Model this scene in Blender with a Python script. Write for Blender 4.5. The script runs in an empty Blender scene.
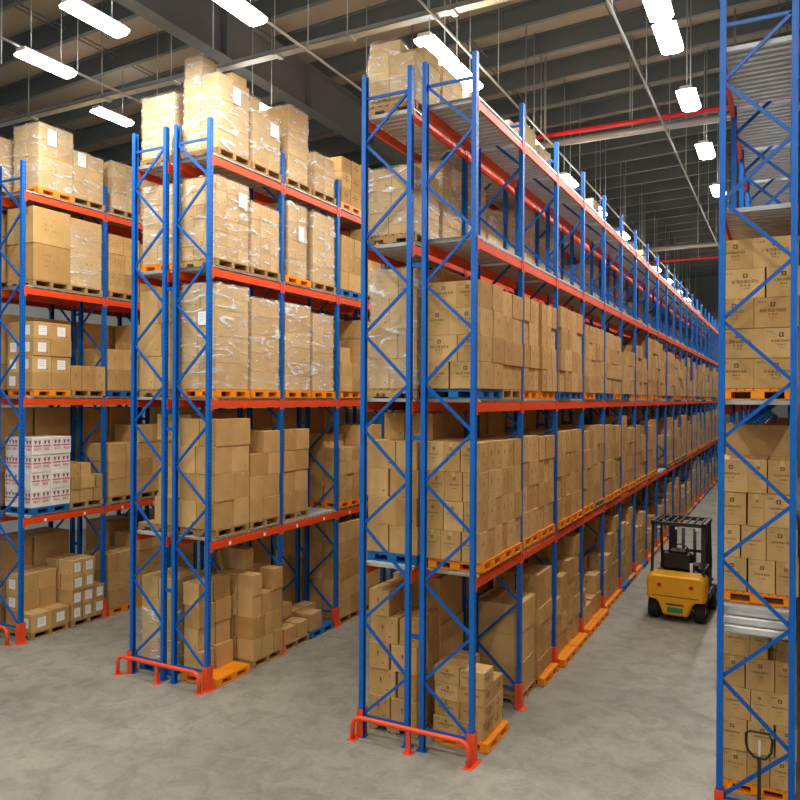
import bpy, bmesh, math, random
from math import sin, cos, pi, radians, sqrt, atan2
from mathutils import Vector, Matrix
RND = random.Random(11)
S = bpy.context.scene
COL = S.collection

# ------------------------------------------------------------------ camera, world, exposure
CAM_Z = 5.076
YAW = radians(27.3)
cam = bpy.data.cameras.new('camera')
cam.sensor_width = 36.0
cam.lens = 36.0 * 750 / 800
cam.clip_end = 300
camo = bpy.data.objects.new('camera', cam)
COL.objects.link(camo)
camo.location = (0, 0, CAM_Z)
camo.rotation_euler = (pi / 2, -radians(0.3), YAW)     # the photographer held it a touch off level
cam.shift_y = -2 / 800
S.camera = camo

w = bpy.data.worlds.new('world')
S.world = w
w.use_nodes = True
bg = w.node_tree.nodes['Background']
bg.inputs[0].default_value = (1.0, 0.98, 0.94, 1)
bg.inputs[1].default_value = 0.4

S.view_settings.view_transform = 'Standard'
S.view_settings.look = 'None'
S.view_settings.exposure = 0.0
S.view_settings.gamma = 1.0
S.view_settings.use_curve_mapping = False
LAMP_W = 135.0
DIFFUSER = 22.0

def depth(x, y):
    return cos(YAW) * y - sin(YAW) * x

# ------------------------------------------------------------------ materials
def srgb(r, g, b):
    f = lambda c: ((c / 255 + 0.055) / 1.055) ** 2.4 if c > 10 else c / 255 / 12.92
    return (f(r), f(g), f(b), 1)

class NT:
    def __init__(self, name):
        self.m = bpy.data.materials.new(name)
        self.m.use_nodes = True
        self.t = self.m.node_tree
        self.b = self.t.nodes['Principled BSDF']
        self.out = self.t.nodes['Material Output']
    def n(self, kind, **kw):
        x = self.t.nodes.new(kind)
        for k, v in kw.items():
            if k.startswith('i_'):
                x.inputs[int(k[2:])].default_value = v
            else:
                setattr(x, k, v)
        return x
    def l(self, a, b):
        self.t.links.new(a, b)
    def noise(self, scale, detail=4, rough=0.55, vec=None, dist=0.0):
        x = self.n('ShaderNodeTexNoise')
        x.inputs['Scale'].default_value = scale
        x.inputs['Detail'].default_value = detail
        x.inputs['Roughness'].default_value = rough
        x.inputs['Distortion'].default_value = dist
        if vec is not None:
            self.l(vec, x.inputs['Vector'])
        return x
    def ramp(self, fac, stops):
        x = self.n('ShaderNodeValToRGB')
        e = x.color_ramp.elements
        while len(e) < len(stops):
            e.new(0.5)
        for k, (p, c) in enumerate(stops):
            e[k].position = p
            e[k].color = c
        self.l(fac, x.inputs[0])
        return x
    def mix(self, fac, a, b, mode='MIX'):
        x = self.n('ShaderNodeMix', data_type='RGBA', blend_type=mode)
        for s, v in ((x.inputs[0], fac), (x.inputs[6], a), (x.inputs[7], b)):
            if hasattr(v, 'links') or hasattr(v, 'is_linked'):
                self.l(v, s)
            else:
                s.default_value = v
        return x.outputs[2]
    def math(self, op, a, b=None):
        x = self.n('ShaderNodeMath', operation=op)
        for s, v in ((x.inputs[0], a), (x.inputs[1], b)):
            if v is None:
                continue
            if hasattr(v, 'is_linked'):
                self.l(v, s)
            else:
                s.default_value = v
        return x.outputs[0]
    def bump(self, h, strength=0.2, dist=0.01):
        x = self.n('ShaderNodeBump')
        x.inputs['Strength'].default_value = strength
        x.inputs['Distance'].default_value = dist
        self.l(h, x.inputs['Height'])
        self.l(x.outputs[0], self.b.inputs['Normal'])

def plain(name, col, rough=0.5, metal=0.0, var=0.0, scale=8.0, spec=None):
    t = NT(name)
    t.b.inputs['Roughness'].default_value = rough
    t.b.inputs['Metallic'].default_value = metal
    if spec is not None:
        t.b.inputs['Specular IOR Level'].default_value = spec
    tc = t.n('ShaderNodeTexCoord')
    if var > 0:
        nz = t.noise(scale, 4, 0.6, tc.outputs['Object'])
        a = tuple(c * (1 - var) for c in col[:3]) + (1,)
        b = tuple(min(1, c * (1 + var)) for c in col[:3]) + (1,)
        r = t.ramp(nz.outputs[0], [(0.3, a), (0.7, b)])
        t.l(r.outputs[0], t.b.inputs['Base Color'])
    else:
        t.b.inputs['Base Color'].default_value = col
    return t.m

def cardboard(name, c1, c2, rough=0.75):
    t = NT(name)
    oi = t.n('ShaderNodeObjectInfo')
    ge = t.n('ShaderNodeNewGeometry')
    s = t.math('FRACT', t.math('ADD', oi.outputs['Random'], ge.outputs['Random Per Island']))
    base = t.mix(s, c1, c2)
    tc = t.n('ShaderNodeTexCoord')
    nz = t.noise(3.0, 5, 0.6, tc.outputs['Object'])
    r = t.ramp(nz.outputs[0], [(0.3, (0.86, 0.86, 0.86, 1)), (0.7, (1.06, 1.05, 1.04, 1))])
    colr = t.mix(1.0, base, r.outputs[0], 'MULTIPLY')
    t.l(colr, t.b.inputs['Base Color'])
    t.b.inputs['Roughness'].default_value = rough
    t.b.inputs['Specular IOR Level'].default_value = 0.25
    nb = t.noise(9.0, 3, 0.5, tc.outputs['Object'])
    t.bump(nb.outputs[0], 0.25, 0.01)
    return t.m

M = {}
M['card'] = cardboard('kraft_cardboard', srgb(208, 170, 112), srgb(184, 143, 86))
M['cardwrap'] = cardboard('wrapped_cardboard', srgb(212, 180, 124), srgb(194, 158, 102))
M['white'] = cardboard('white_cardboard', srgb(236, 232, 224), srgb(226, 222, 214), 0.6)
M['tape'] = plain('packing_tape', srgb(196, 160, 108), 0.32)
M['seam'] = plain('flap_gap', srgb(110, 78, 44), 0.9)
M['ink'] = plain('carton_ink', srgb(112, 80, 46), 0.8)
M['red_ink'] = plain('red_ink', srgb(214, 62, 84), 0.7)
M['plum_ink'] = plain('plum_ink', srgb(150, 70, 100), 0.7)
M['paper'] = plain('label_paper', srgb(244, 243, 240), 0.55)
M['grey_ink'] = plain('label_ink', srgb(176, 180, 188), 0.7)
M['orange_pl'] = plain('orange_plastic', srgb(244, 146, 22), 0.38, 0, 0.06, 6)
M['blue_pl'] = plain('blue_plastic', srgb(18, 104, 170), 0.42, 0, 0.06, 6)
M['wood'] = None
M['beam'] = plain('orange_red_paint', srgb(228, 76, 22), 0.42, 0, 0.07, 3, 0.35)
M['guard'] = plain('orange_guard_paint', srgb(234, 78, 36), 0.4, 0, 0.08, 5, 0.4)
M['brace'] = plain('blue_brace_paint', srgb(0, 86, 170), 0.42, 0, 0.06, 3, 0.35)
M['galv'] = plain('galvanised_steel', srgb(206, 208, 204), 0.4, 0.35, 0.1, 5)
M['dark'] = plain('dark_steel', srgb(34, 34, 36), 0.5)
M['rubber'] = plain('rubber', srgb(26, 26, 27), 0.8)
M['black_pl'] = plain('black_vinyl', srgb(20, 20, 22), 0.45)
M['yellow'] = plain('forklift_yellow', srgb(232, 166, 20), 0.33, 0, 0.05, 3)
M['redlamp'] = plain('red_lens', srgb(190, 30, 24), 0.25)
M['plate'] = plain('green_plate', srgb(50, 128, 70), 0.4)
M['roof'] = plain('roof_sheet', srgb(150, 139, 126), 0.7, 0, 0.08, 0.6)
M['purlin'] = plain('purlin_grey_paint', srgb(88, 97, 100), 0.55, 0, 0.08, 0.8)
M['girder'] = plain('girder_grey_paint', srgb(104, 108, 110), 0.5, 0, 0.06, 0.6)
M['conduit'] = plain('conduit_steel', srgb(168, 172, 170), 0.4, 0.4)
M['redpipe'] = plain('sprinkler_red', srgb(206, 34, 42), 0.35)
M['whitemetal'] = plain('white_enamel', srgb(225, 226, 226), 0.4)
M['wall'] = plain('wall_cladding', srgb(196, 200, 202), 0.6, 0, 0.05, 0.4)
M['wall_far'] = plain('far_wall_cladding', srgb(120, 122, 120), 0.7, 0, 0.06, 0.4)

def wood_mat():
    t = NT('pallet_wood')
    tc = t.n('ShaderNodeTexCoord')
    oi = t.n('ShaderNodeObjectInfo')
    mp = t.n('ShaderNodeMapping')
    mp.inputs['Scale'].default_value = (2, 9, 20)
    t.l(tc.outputs['Object'], mp.inputs['Vector'])
    nz = t.noise(2.0, 5, 0.6, mp.outputs[0], 0.8)
    r = t.ramp(nz.outputs[0], [(0.25, srgb(150, 112, 66)), (0.75, srgb(206, 166, 110))])
    dk = t.mix(oi.outputs['Random'], (0.78, 0.78, 0.78, 1), (1.05, 1.05, 1.05, 1))
    t.l(t.mix(1.0, r.outputs[0], dk, 'MULTIPLY'), t.b.inputs['Base Color'])
    t.b.inputs['Roughness'].default_value = 0.75
    t.bump(nz.outputs[0], 0.2, 0.004)
    return t.m
M['wood'] = wood_mat()

def post_mat():
    # blue paint with two columns of punched holes
    t = NT('blue_post_paint')
    tc = t.n('ShaderNodeTexCoord')
    sx = t.n('ShaderNodeSeparateXYZ')
    t.l(tc.outputs['Object'], sx.inputs[0])
    fz = t.math('SUBTRACT', t.math('FRACT', t.math('MULTIPLY', sx.outputs[2], 1 / 0.075)), 0.5)
    az = t.math('ABSOLUTE', fz)
    ay = t.math('ABSOLUTE', t.math('SUBTRACT', t.math('ABSOLUTE', sx.outputs[1]), 0.022))
    hole = t.math('MULTIPLY', t.math('LESS_THAN', az, 0.2), t.math('LESS_THAN', ay, 0.008))
    face = t.math('GREATER_THAN', sx.outputs[0], 0.03)
    hole = t.math('MULTIPLY', hole, face)
    nz = t.noise(2.0, 4, 0.6, tc.outputs['Object'])
    r = t.ramp(nz.outputs[0], [(0.3, srgb(0, 88, 172)), (0.7, srgb(0, 104, 194))])
    t.l(t.mix(hole, r.outputs[0], srgb(10, 34, 80)), t.b.inputs['Base Color'])
    t.b.inputs['Roughness'].default_value = 0.42
    t.b.inputs['Specular IOR Level'].default_value = 0.35
    return t.m
M['post'] = post_mat()

def film_mat():
    t = NT('stretch_film')
    tc = t.n('ShaderNodeTexCoord')
    oi = t.n('ShaderNodeObjectInfo')
    va = t.n('ShaderNodeVectorMath', operation='ADD')
    t.l(tc.outputs['Object'], va.inputs[0])
    cx = t.n('ShaderNodeCombineXYZ')
    t.l(t.math('MULTIPLY', oi.outputs['Random'], 40.0), cx.inputs[2])
    t.l(cx.outputs[0], va.inputs[1])
    mp = t.n('ShaderNodeMapping')
    mp.inputs['Scale'].default_value = (1.4, 1.4, 4.5)
    mp.inputs['Rotation'].default_value = (0.35, 0.3, 0)
    t.l(va.outputs[0], mp.inputs['Vector'])
    nz = t.noise(1.15, 7, 0.62, mp.outputs[0], 1.8)
    r = t.ramp(nz.outputs[0], [(0.42, (0.06, 0.06, 0.06, 1)), (0.55, (0.18, 0.18, 0.18, 1)), (0.66, (0.85, 0.85, 0.85, 1))])
    tr = t.n('ShaderNodeBsdfTransparent')
    mx = t.n('ShaderNodeMixShader')
    t.l(r.outputs[0], mx.inputs[0])
    t.l(tr.outputs[0], mx.inputs[1])
    t.l(t.b.outputs[0], mx.inputs[2])
    t.l(mx.outputs[0], t.out.inputs[0])
    t.b.inputs['Base Color'].default_value = (0.93, 0.93, 0.91, 1)
    t.b.inputs['Roughness'].default_value = 0.16
    nb = t.noise(5.0, 5, 0.65, mp.outputs[0], 1.6)
    t.bump(nb.outputs[0], 0.9, 0.03)
    return t.m
M['film'] = film_mat()

def floor_mat():
    t = NT('concrete')
    tc = t.n('ShaderNodeTexCoord')
    n1 = t.noise(0.35, 6, 0.6, tc.outputs['Object'], 0.4)
    n2 = t.noise(2.2, 6, 0.7, tc.outputs['Object'], 0.6)
    n3 = t.noise(14, 4, 0.7, tc.outputs['Object'])
    r1 = t.ramp(n1.outputs[0], [(0.3, srgb(134, 132, 120)), (0.7, srgb(160, 157, 143))])
    r2 = t.ramp(n2.outputs[0], [(0.34, (0.74, 0.73, 0.71, 1)), (0.56, (1, 1, 1, 1))])
    r3 = t.ramp(n3.outputs[0], [(0.3, (0.88, 0.88, 0.88, 1)), (0.6, (1.03, 1.03, 1.03, 1))])
    c = t.mix(1.0, t.mix(1.0, r1.outputs[0], r2.outputs[0], 'MULTIPLY'), r3.outputs[0], 'MULTIPLY')
    t.l(c, t.b.inputs['Base Color'])
    rr = t.ramp(n2.outputs[0], [(0.3, (0.62, 0.62, 0.62, 1)), (0.7, (0.42, 0.42, 0.42, 1))])
    t.l(rr.outputs[0], t.b.inputs['Roughness'])
    t.bump(n3.outputs[0], 0.08, 0.01)
    return t.m
M['floor'] = floor_mat()

def emit_mat():
    t = NT('lamp_diffuser')
    t.b.inputs['Base Color'].default_value = (1, 1, 1, 1)
    t.b.inputs['Emission Color'].default_value = (1.0, 0.97, 0.93, 1)
    t.b.inputs['Emission Strength'].default_value = DIFFUSER
    return t.m
M['lamp'] = emit_mat()

# ------------------------------------------------------------------ mesh helpers
class MB:
    def __init__(self):
        self.v, self.f, self.mi, self.sm = [], [], [], []
    def face(self, idx, mat=0, smooth=False):
        self.f.append(idx); self.mi.append(mat); self.sm.append(smooth)
    def quad(self, pts, mat=0):
        n = len(self.v)
        self.v += [tuple(p) for p in pts]
        self.face(tuple(range(n, n + len(pts))), mat)
    def box(self, x0, y0, z0, x1, y1, z1, mat=0, bev=0.0):
        n = len(self.v)
        if bev <= 0:
            self.v += [(x0, y0, z0), (x1, y0, z0), (x1, y1, z0), (x0, y1, z0), (x0, y0, z1), (x1, y0, z1), (x1, y1, z1), (x0, y1, z1)]
            for q in ((0, 3, 2, 1), (4, 5, 6, 7), (0, 1, 5, 4), (1, 2, 6, 5), (2, 3, 7, 6), (3, 0, 4, 7)):
                self.face(tuple(n + k for k in q), mat)
            return
        c = ((x0, x1), (y0, y1), (z0, z1))
        idx = {}
        for i in (0, 1):
            for j in (0, 1):
                for k in (0, 1):
                    p = (c[0][i], c[1][j], c[2][k])
                    s = (1 if i == 0 else -1, 1 if j == 0 else -1, 1 if k == 0 else -1)
                    for a in range(3):      # vertex lying on the face normal to axis a
                        q = [p[d] + (0 if d == a else s[d] * bev) for d in range(3)]
                        idx[(i, j, k, a)] = len(self.v)
                        self.v.append(tuple(q))
        def F(keys, outward):
            ids = [idx[q] for q in keys]
            a, b, d = (Vector(self.v[ids[t]]) for t in (0, 1, 2))
            if (b - a).cross(d - a).dot(Vector(outward)) < 0:
                ids.reverse()
            self.face(tuple(ids), mat)
        for a in range(3):
            u, vv = [d for d in range(3) if d != a]
            for s in (0, 1):
                ks = []
                for (p, q) in ((0, 0), (1, 0), (1, 1), (0, 1)):
                    t = [0, 0, 0]; t[a] = s; t[u] = p; t[vv] = q
                    ks.append((*t, a))
                o = [0, 0, 0]; o[a] = 1 if s else -1
                F(ks, o)
        for a in range(3):                  # edges along axis a
            u, vv = [d for d in range(3) if d != a]
            for p in (0, 1):
                for q in (0, 1):
                    t0 = [0, 0, 0]; t1 = [0, 0, 0]
                    t0[a] = 0; t1[a] = 1
                    for t in (t0, t1):
                        t[u] = p; t[vv] = q
                    o = [0, 0, 0]; o[u] = 1 if p else -1; o[vv] = 1 if q else -1
                    F([(*t0, u), (*t1, u), (*t1, vv), (*t0, vv)], o)
        for i in (0, 1):
            for j in (0, 1):
                for k in (0, 1):
                    F([(i, j, k, 0), (i, j, k, 1), (i, j, k, 2)], (2 * i - 1, 2 * j - 1, 2 * k - 1))
    def bar(self, p, q, w, h, mat=0, side=(0, 1, 0)):
        """box beam from p to q; w along SIDE, h across"""
        p, q = Vector(p), Vector(q)
        d = (q - p).normalized()
        s = Vector(side); s = (s - d * s.dot(d)).normalized()
        t = d.cross(s)
        n = len(self.v)
        for e in (p, q):
            for a, b in ((-1, -1), (1, -1), (1, 1), (-1, 1)):
                self.v.append(tuple(e + s * (a * w / 2) + t * (b * h / 2)))
        for f in ((3, 2, 1, 0), (4, 5, 6, 7), (0, 1, 5, 4), (1, 2, 6, 5), (2, 3, 7, 6), (3, 0, 4, 7)):
            self.face(tuple(n + k for k in f), mat)
    def prism(self, poly, axis, a0, a1, mat=0, smooth=False):
        """poly: 2D outline; axis 'x','y','z' is the extrusion axis"""
        n, m = len(self.v), len(poly)
        for a in (a0, a1):
            for (p, q) in poly:
                self.v.append({'x': (a, p, q), 'y': (p, a, q), 'z': (p, q, a)}[axis])
        for k in range(m):
            self.face((n + k, n + (k + 1) % m, n + m + (k + 1) % m, n + m + k), mat, smooth)
        self.face(tuple(range(n + m - 1, n - 1, -1)), mat)
        self.face(tuple(range(n + m, n + 2 * m)), mat)
    def tube(self, pts, r, n=10, mat=0, closed=False):
        pts = [Vector(p) for p in pts]
        m = len(pts)
        base = len(self.v)
        up = None
        for i, p in enumerate(pts):
            a = pts[(i - 1) % m] if (closed or i > 0) else p
            b = pts[(i + 1) % m] if (closed or i < m - 1) else p
            d = (b - a).normalized()
            if up is None:
                up = Vector((0, 0, 1)) if abs(d.z) < 0.9 else Vector((1, 0, 0))
            up = (up - d * up.dot(d)).normalized()
            s = d.cross(up)
            for k in range(n):
                t = 2 * pi * k / n
                self.v.append(tuple(p + (up * cos(t) + s * sin(t)) * r))
        for i in range(m if closed else m - 1):
            j = (i + 1) % m
            for k in range(n):
                k2 = (k + 1) % n
                self.face((base + i * n + k, base + i * n + k2, base + j * n + k2, base + j * n + k), mat, True)
        if not closed:
            self.face(tuple(base + k for k in range(n - 1, -1, -1)), mat)
            self.face(tuple(base + (m - 1) * n + k for k in range(n)), mat)
    def add(self, other, loc, rz=0.0):
        n = len(self.v)
        c, s = cos(rz), sin(rz)
        self.v += [(x * c - y * s + loc[0], x * s + y * c + loc[1], z + loc[2]) for x, y, z in other.v]
        self.f += [tuple(n + k for k in f) for f in other.f]
        self.mi += other.mi
        self.sm += other.sm
    def mesh(self, name, mats, fix=True):
        me = bpy.data.meshes.new(name)
        me.from_pydata(self.v, [], self.f)
        for m in mats:
            me.materials.append(M[m])
        me.polygons.foreach_set('material_index', self.mi)
        me.polygons.foreach_set('use_smooth', self.sm)
        me.update()
        if fix:
            bm = bmesh.new(); bm.from_mesh(me)
            bmesh.ops.recalc_face_normals(bm, faces=[f for f in bm.faces])
            bm.to_mesh(me); bm.free()
        return me

def put(name, me, loc=(0, 0, 0), rz=0.0, parent=None, **props):
    o = bpy.data.objects.new(name, me)
    COL.objects.link(o)
    o.location = loc
    o.rotation_euler = (0, 0, rz)
    if parent is not None:
        o.parent = parent
    for k, v in props.items():
        o[k] = v
    return o

def one(name, mb, mats, parent=None, loc=(0, 0, 0), rz=0.0, fix=True, **props):
    return put(name, mb.mesh(name, mats, fix), loc, rz, parent, **props)

def thing(name, label, cat, loc=(0, 0, 0), rz=0.0, group=None):
    o = bpy.data.objects.new(name, None)
    COL.objects.link(o)
    o.location = loc
    o.rotation_euler = (0, 0, rz)
    o.empty_display_size = 0.2
    o['label'] = label; o['category'] = cat
    if group:
        o['group'] = group
    return o

def tag(o, label, cat, group=None):
    o['label'] = label; o['category'] = cat
    if group:
        o['group'] = group
    return o

def ring(cx, cy, r, a0, a1, n):
    return [(cx + r * cos(a0 + (a1 - a0) * k / n), cy + r * sin(a0 + (a1 - a0) * k / n)) for k in range(n + 1)]

# ------------------------------------------------------------------ setting: floor, walls, roof
YFAR, XL, XR, YB = 56.0, -24.0, 9.0, -14.0
mb = MB(); mb.quad([(XL, YB, 0), (XR, YB, 0), (XR, YFAR, 0), (XL, YFAR, 0)])
one('floor', mb, ['floor'], kind='structure', fix=False)
def roofz(x):
    return 14.0 + 0.04 * (x + 3)
mb = MB(); mb.box(XL - 0.2, YB, 0, XL, YFAR, 16)
one('wall_left', mb, ['wall'], kind='structure')
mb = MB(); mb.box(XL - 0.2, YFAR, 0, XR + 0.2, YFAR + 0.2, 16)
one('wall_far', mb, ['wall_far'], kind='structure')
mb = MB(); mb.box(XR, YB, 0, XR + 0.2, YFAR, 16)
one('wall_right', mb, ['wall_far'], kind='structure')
mb = MB()
z0, z1 = roofz(XL), roofz(XR)
mb.quad([(XL, YB, z0), (XR, YB, z1), (XR, YFAR, z1), (XL, YFAR, z0)])
mb.quad([(XL, YB, z0 + .08), (XR, YB, z1 + .08), (XR, YFAR, z1 + .08), (XL, YFAR, z0 + .08)])
ceiling = one('ceiling', mb, ['roof'], kind='structure', fix=False)
k = 0
y = 5.3
while y < YFAR:                                   # one Z-section purlin at a time
    mb = MB()
    for (dy0, dy1, dz0, dz1) in ((-.012, .012, -.46, 0), (-.1, .0, -.02, 0), (0, .1, -.46, -.44)):
        xa, xb = XL, XR
        za, zb = roofz(xa) - .01, roofz(xb) - .01
        n = len(mb.v)
        for (x, z) in ((xa, za), (xb, zb)):
            mb.v += [(x, y + dy0, z + dz0), (x, y + dy1, z + dz0), (x, y + dy1, z + dz1), (x, y + dy0, z + dz1)]
        for f in ((3, 2, 1, 0), (4, 5, 6, 7), (0, 1, 5, 4), (1, 2, 6, 5), (2, 3, 7, 6), (3, 0, 4, 7)):
            mb.face(tuple(n + q for q in f))
    one('purlin', mb, ['purlin'], ceiling)
    y += 1.55; k += 1
for gx, gz in ((-10.55, 12.15), (4.6, 13.0)):     # deep girders carrying the purlins
    mb = MB()
    zt = roofz(gx) - .48
    mb.box(gx - .17, YB, gz, gx + .17, YFAR, gz + .03)
    mb.box(gx - .012, YB, gz + .03, gx + .012, YFAR, zt - .03)
    mb.box(gx - .17, YB, zt - .03, gx + .17, YFAR, zt)
    yy = 6.0
    while yy < YFAR:
        mb.box(gx - .16, yy - .008, gz + .03, gx + .16, yy + .008, zt - .03)
        yy += 3.1
    one('roof_girder', mb, ['girder'], ceiling)
for bx in (-19.5, -14.6, -6.9, -3.6, -0.2, 2.4):   # bridging rods between purlins
    mb = MB()
    for dx in (0, .16):
        zz = roofz(bx + dx) - .2
        mb.tube([(bx + dx, 3, zz), (bx + dx, YFAR, zz)], .016, 6)
    one('bridging_rod', mb, ['purlin'], ceiling)

# ------------------------------------------------------------------ pallet racks
PITCH, FD, HP, PW = 2.07, 0.835, 9.91, 0.085
LEVELS = [0.0, 2.60, 5.07, 7.37, 9.32]
mb = MB()
t, lp = .006, .018
prof = [(.035, -.045), (.035, .045), (-.035, .045), (-.035, .045 - lp), (-.035 + t, .045 - lp), (-.035 + t, .045 - t), (.035 - t, .045 - t),
        (.035 - t, -.045 + t), (-.035 + t, -.045 + t), (-.035 + t, -.045 + lp), (-.035, -.045 + lp), (-.035, -.045)]
mb.prism(prof, 'z', .008, HP)
POST = mb.mesh('post', ['post'])
mb = MB(); mb.box(-.075, -.07, 0, .075, .07, .008)
FOOT = mb.mesh('foot_plate', ['brace'])
mb = MB()                                          # orange post guard: U of plate plus floor flange
mb.box(.045, -.075, .01, .055, .075, .42, 0)
mb.box(-.05, -.075, .01, .045, -.066, .42, 0)
mb.box(-.05, .066, .01, .045, .075, .42, 0)
mb.box(.02, -.11, .0, .11, .11, .01, 0)
SHOE = mb.mesh('post_guard', ['guard'])
D0 = FD - .07
def brace_mb(z0, z1):
    b = MB()
    b.bar((D0 / 2, 0, z0), (-D0 / 2, 0, z1), .028, .042, 0)
    for x, z in ((D0 / 2 - .012, z0), (-D0 / 2 + .012, z1)):
        b.tube([(x, -.02, z), (x, .02, z)], .012, 8)
    return b
BR = {'a': brace_mb(0, .69), 'b': brace_mb(.74, 0), 'h': brace_mb(0, 0)}
BRM = {k: v.mesh('brace', ['brace']) for k, v in BR.items()}
BRPOS = [('a', .31 + 1.43 * k) for k in range(7)] + [('b', 1.0 + 1.43 * k) for k in range(6)] + [('h', 9.56), ('h', .31)]
def beam_mb():
    b = MB()
    L = PITCH - PW - .004
    b.prism([(-.022, -.135), (.022, -.135), (.022, -.03), (.004, -.03), (.004, 0), (-.022, 0)], 'y', -L / 2, L / 2, 0)
    for s in (-1, 1):
        b.box(.022, s * L / 2 - .03, -.18, .030, s * L / 2 + .03, .02, 0)
    return b
BEAM = beam_mb(); BEAMM = BEAM.mesh('crossbeam', ['beam'])
def deck_mb():
    b = MB()
    L = PITCH - PW - .02
    n = 13
    pts = []
    for k in range(n):
        y0 = -L / 2 + L * k / n
        p = L / n
        pts += [(y0, 0), (y0 + p * .38, 0), (y0 + p * .46, -.05), (y0 + p * .92, -.05)]
    pts.append((L / 2, 0))
    lo = [(y, z - .003) for y, z in pts]
    poly = pts + lo[::-1]
    x0, x1 = -FD / 2 + .012, FD / 2 - .012
    nn, m = len(b.v), len(pts)
    for x in (x0, x1):
        b.v += [(x, y, z) for y, z in pts]
    for k in range(m - 1):
        b.face((nn + k, nn + k + 1, nn + m + k + 1, nn + m + k))
    for x in (x0, x1):                             # folded end lips
        b.quad([(x, -L / 2, 0), (x, L / 2, 0), (x, L / 2, -.022), (x, -L / 2, -.022)])
    return b
DECKM = deck_mb().mesh('deck_panel', ['galv'], fix=False)
mb = MB(); mb.box(.0225, -.03, -.115, .025, .03, -.055)
BTAG = mb.mesh('beam_tag', ['paper'])

class Row:
    def __init__(s, key, x0, y0, nb, side, label, short):
        s.key, s.x0, s.x1, s.y0, s.nb, s.side, s.label, s.short = key, x0, x0 + FD, y0, nb, side, label, short
        s.xc = x0 + FD / 2
        s.xa = s.x1 if side > 0 else s.x0          # aisle face
def build_rack(r, tags=False, guards_from=0, spacer=None):
    root = thing('pallet_rack', r.label, 'pallet rack', (r.xc, r.y0, 0), 0 if r.side > 0 else pi, 'blue and orange pallet racks')
    sg = 1 if r.side > 0 else -1                   # local y runs backwards when turned round
    far_b, far_c = MB(), MB()
    nbr = nbe = 0
    for i in range(r.nb + 1):
        yl = sg * i * PITCH
        for s in (1, -1):
            p = put('post', POST, (s * D0 / 2, yl, 0), 0 if s > 0 else pi, root)
            put('foot_plate', FOOT, (0, 0, 0), 0, p)
            if s > 0:
                put('post_guard', SHOE, (0, 0, 0), 0, p, label='orange-red steel post guard')
        for kd, z in BRPOS:
            if nbr < 90:
                put('brace', BRM[kd], (0, yl, z), 0, root); nbr += 1
            else:
                far_b.add(BR[kd], (0, yl, z))
    for i in range(r.nb):
        yc = sg * (i + .5) * PITCH
        for z in LEVELS[1:]:
            for s in (1, -1):
                if nbe < 96:
                    be = put('crossbeam', BEAMM, (s * (FD / 2 - .023), yc, z - .051), 0 if s > 0 else pi, root, label='orange-red box crossbeam')
                    nbe += 1
                    if s > 0 and tags and i < 4 and z == LEVELS[1]:
                        put('beam_tag', BTAG, (0, -.5, 0), 0, be, label='small white tag')
                        put('beam_tag', BTAG, (0, .5, 0), 0, be, label='small white tag')
                else:
                    far_c.add(BEAM, (s * (FD / 2 - .023), yc, z - .051), 0 if s > 0 else pi)
            put('deck_panel', DECKM, (0, yc, z), 0, root, label='corrugated galvanised deck panel')
    if far_b.v:
        one('brace', far_b, ['brace'], root, kind='stuff')
    if far_c.v:
        one('crossbeam', far_c, ['beam'], root, kind='stuff')
    if spacer:
        b = MB(); b.box(-.08, -.02, -.03, .08, .02, .03)
        me = b.mesh('row_spacer', ['brace'])
        for i in range(0, min(r.nb, 6) + 1):
            for z in (1.62, 4.5, 7.0):
                put('row_spacer', me, (-FD / 2 - .084, sg * i * PITCH, z), 0, root)
    return root

RA = Row('A', -14.755, 10.12, 3, 1, 'blue and orange pallet rack holding the white red-printed cartons', 'white-carton rack')
RA2 = Row('A2', -15.77, 10.12, 3, -1, 'blue and orange pallet rack behind the white-carton rack', 'white-carton rack back')
RB = Row('B', -9.695, 10.02, 5, 1, 'blue and orange pallet rack with a half-empty orange pallet at its foot', 'middle rack')
RB2 = Row('B2', -10.715, 10.02, 5, -1, 'blue and orange pallet rack back to back with the half-empty orange pallet rack', 'middle rack back')
RC = Row('C', -4.685, 9.77, 21, 1, 'long blue and orange pallet rack along the forklift aisle', 'forklift rack')
RC2 = Row('C2', -5.69, 9.77, 21, -1, 'long blue and orange pallet rack behind the forklift aisle rack', 'forklift rack back')
RD = Row('D', -0.735, 9.77, 14, -1, 'blue and orange pallet rack behind the hand pallet truck', 'pallet-truck rack')
for r in (RA, RA2, RB, RB2, RC, RC2, RD):
    build_rack(r, tags=r.key in ('A', 'B'), spacer=r.key in 'ABC' and len(r.key) == 1)
# galvanised closing panel below the first shelf at the end of the pallet-truck rack
mb = MB()
for q in range(3):
    mb.prism([(0, 2.27 + .11 * q), (-.02, 2.29 + .11 * q), (-.02, 2.35 + .11 * q), (0, 2.37 + .11 * q), (.004, 2.32 + .11 * q)], 'x', RD.x0 + .075, RD.x1 - .075)
tag(one('end_panel', mb, ['galv'], None, (0, RD.y0 + .09, 0)), 'ribbed galvanised panel across the pallet-truck rack below its first shelf', 'panel')

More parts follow.
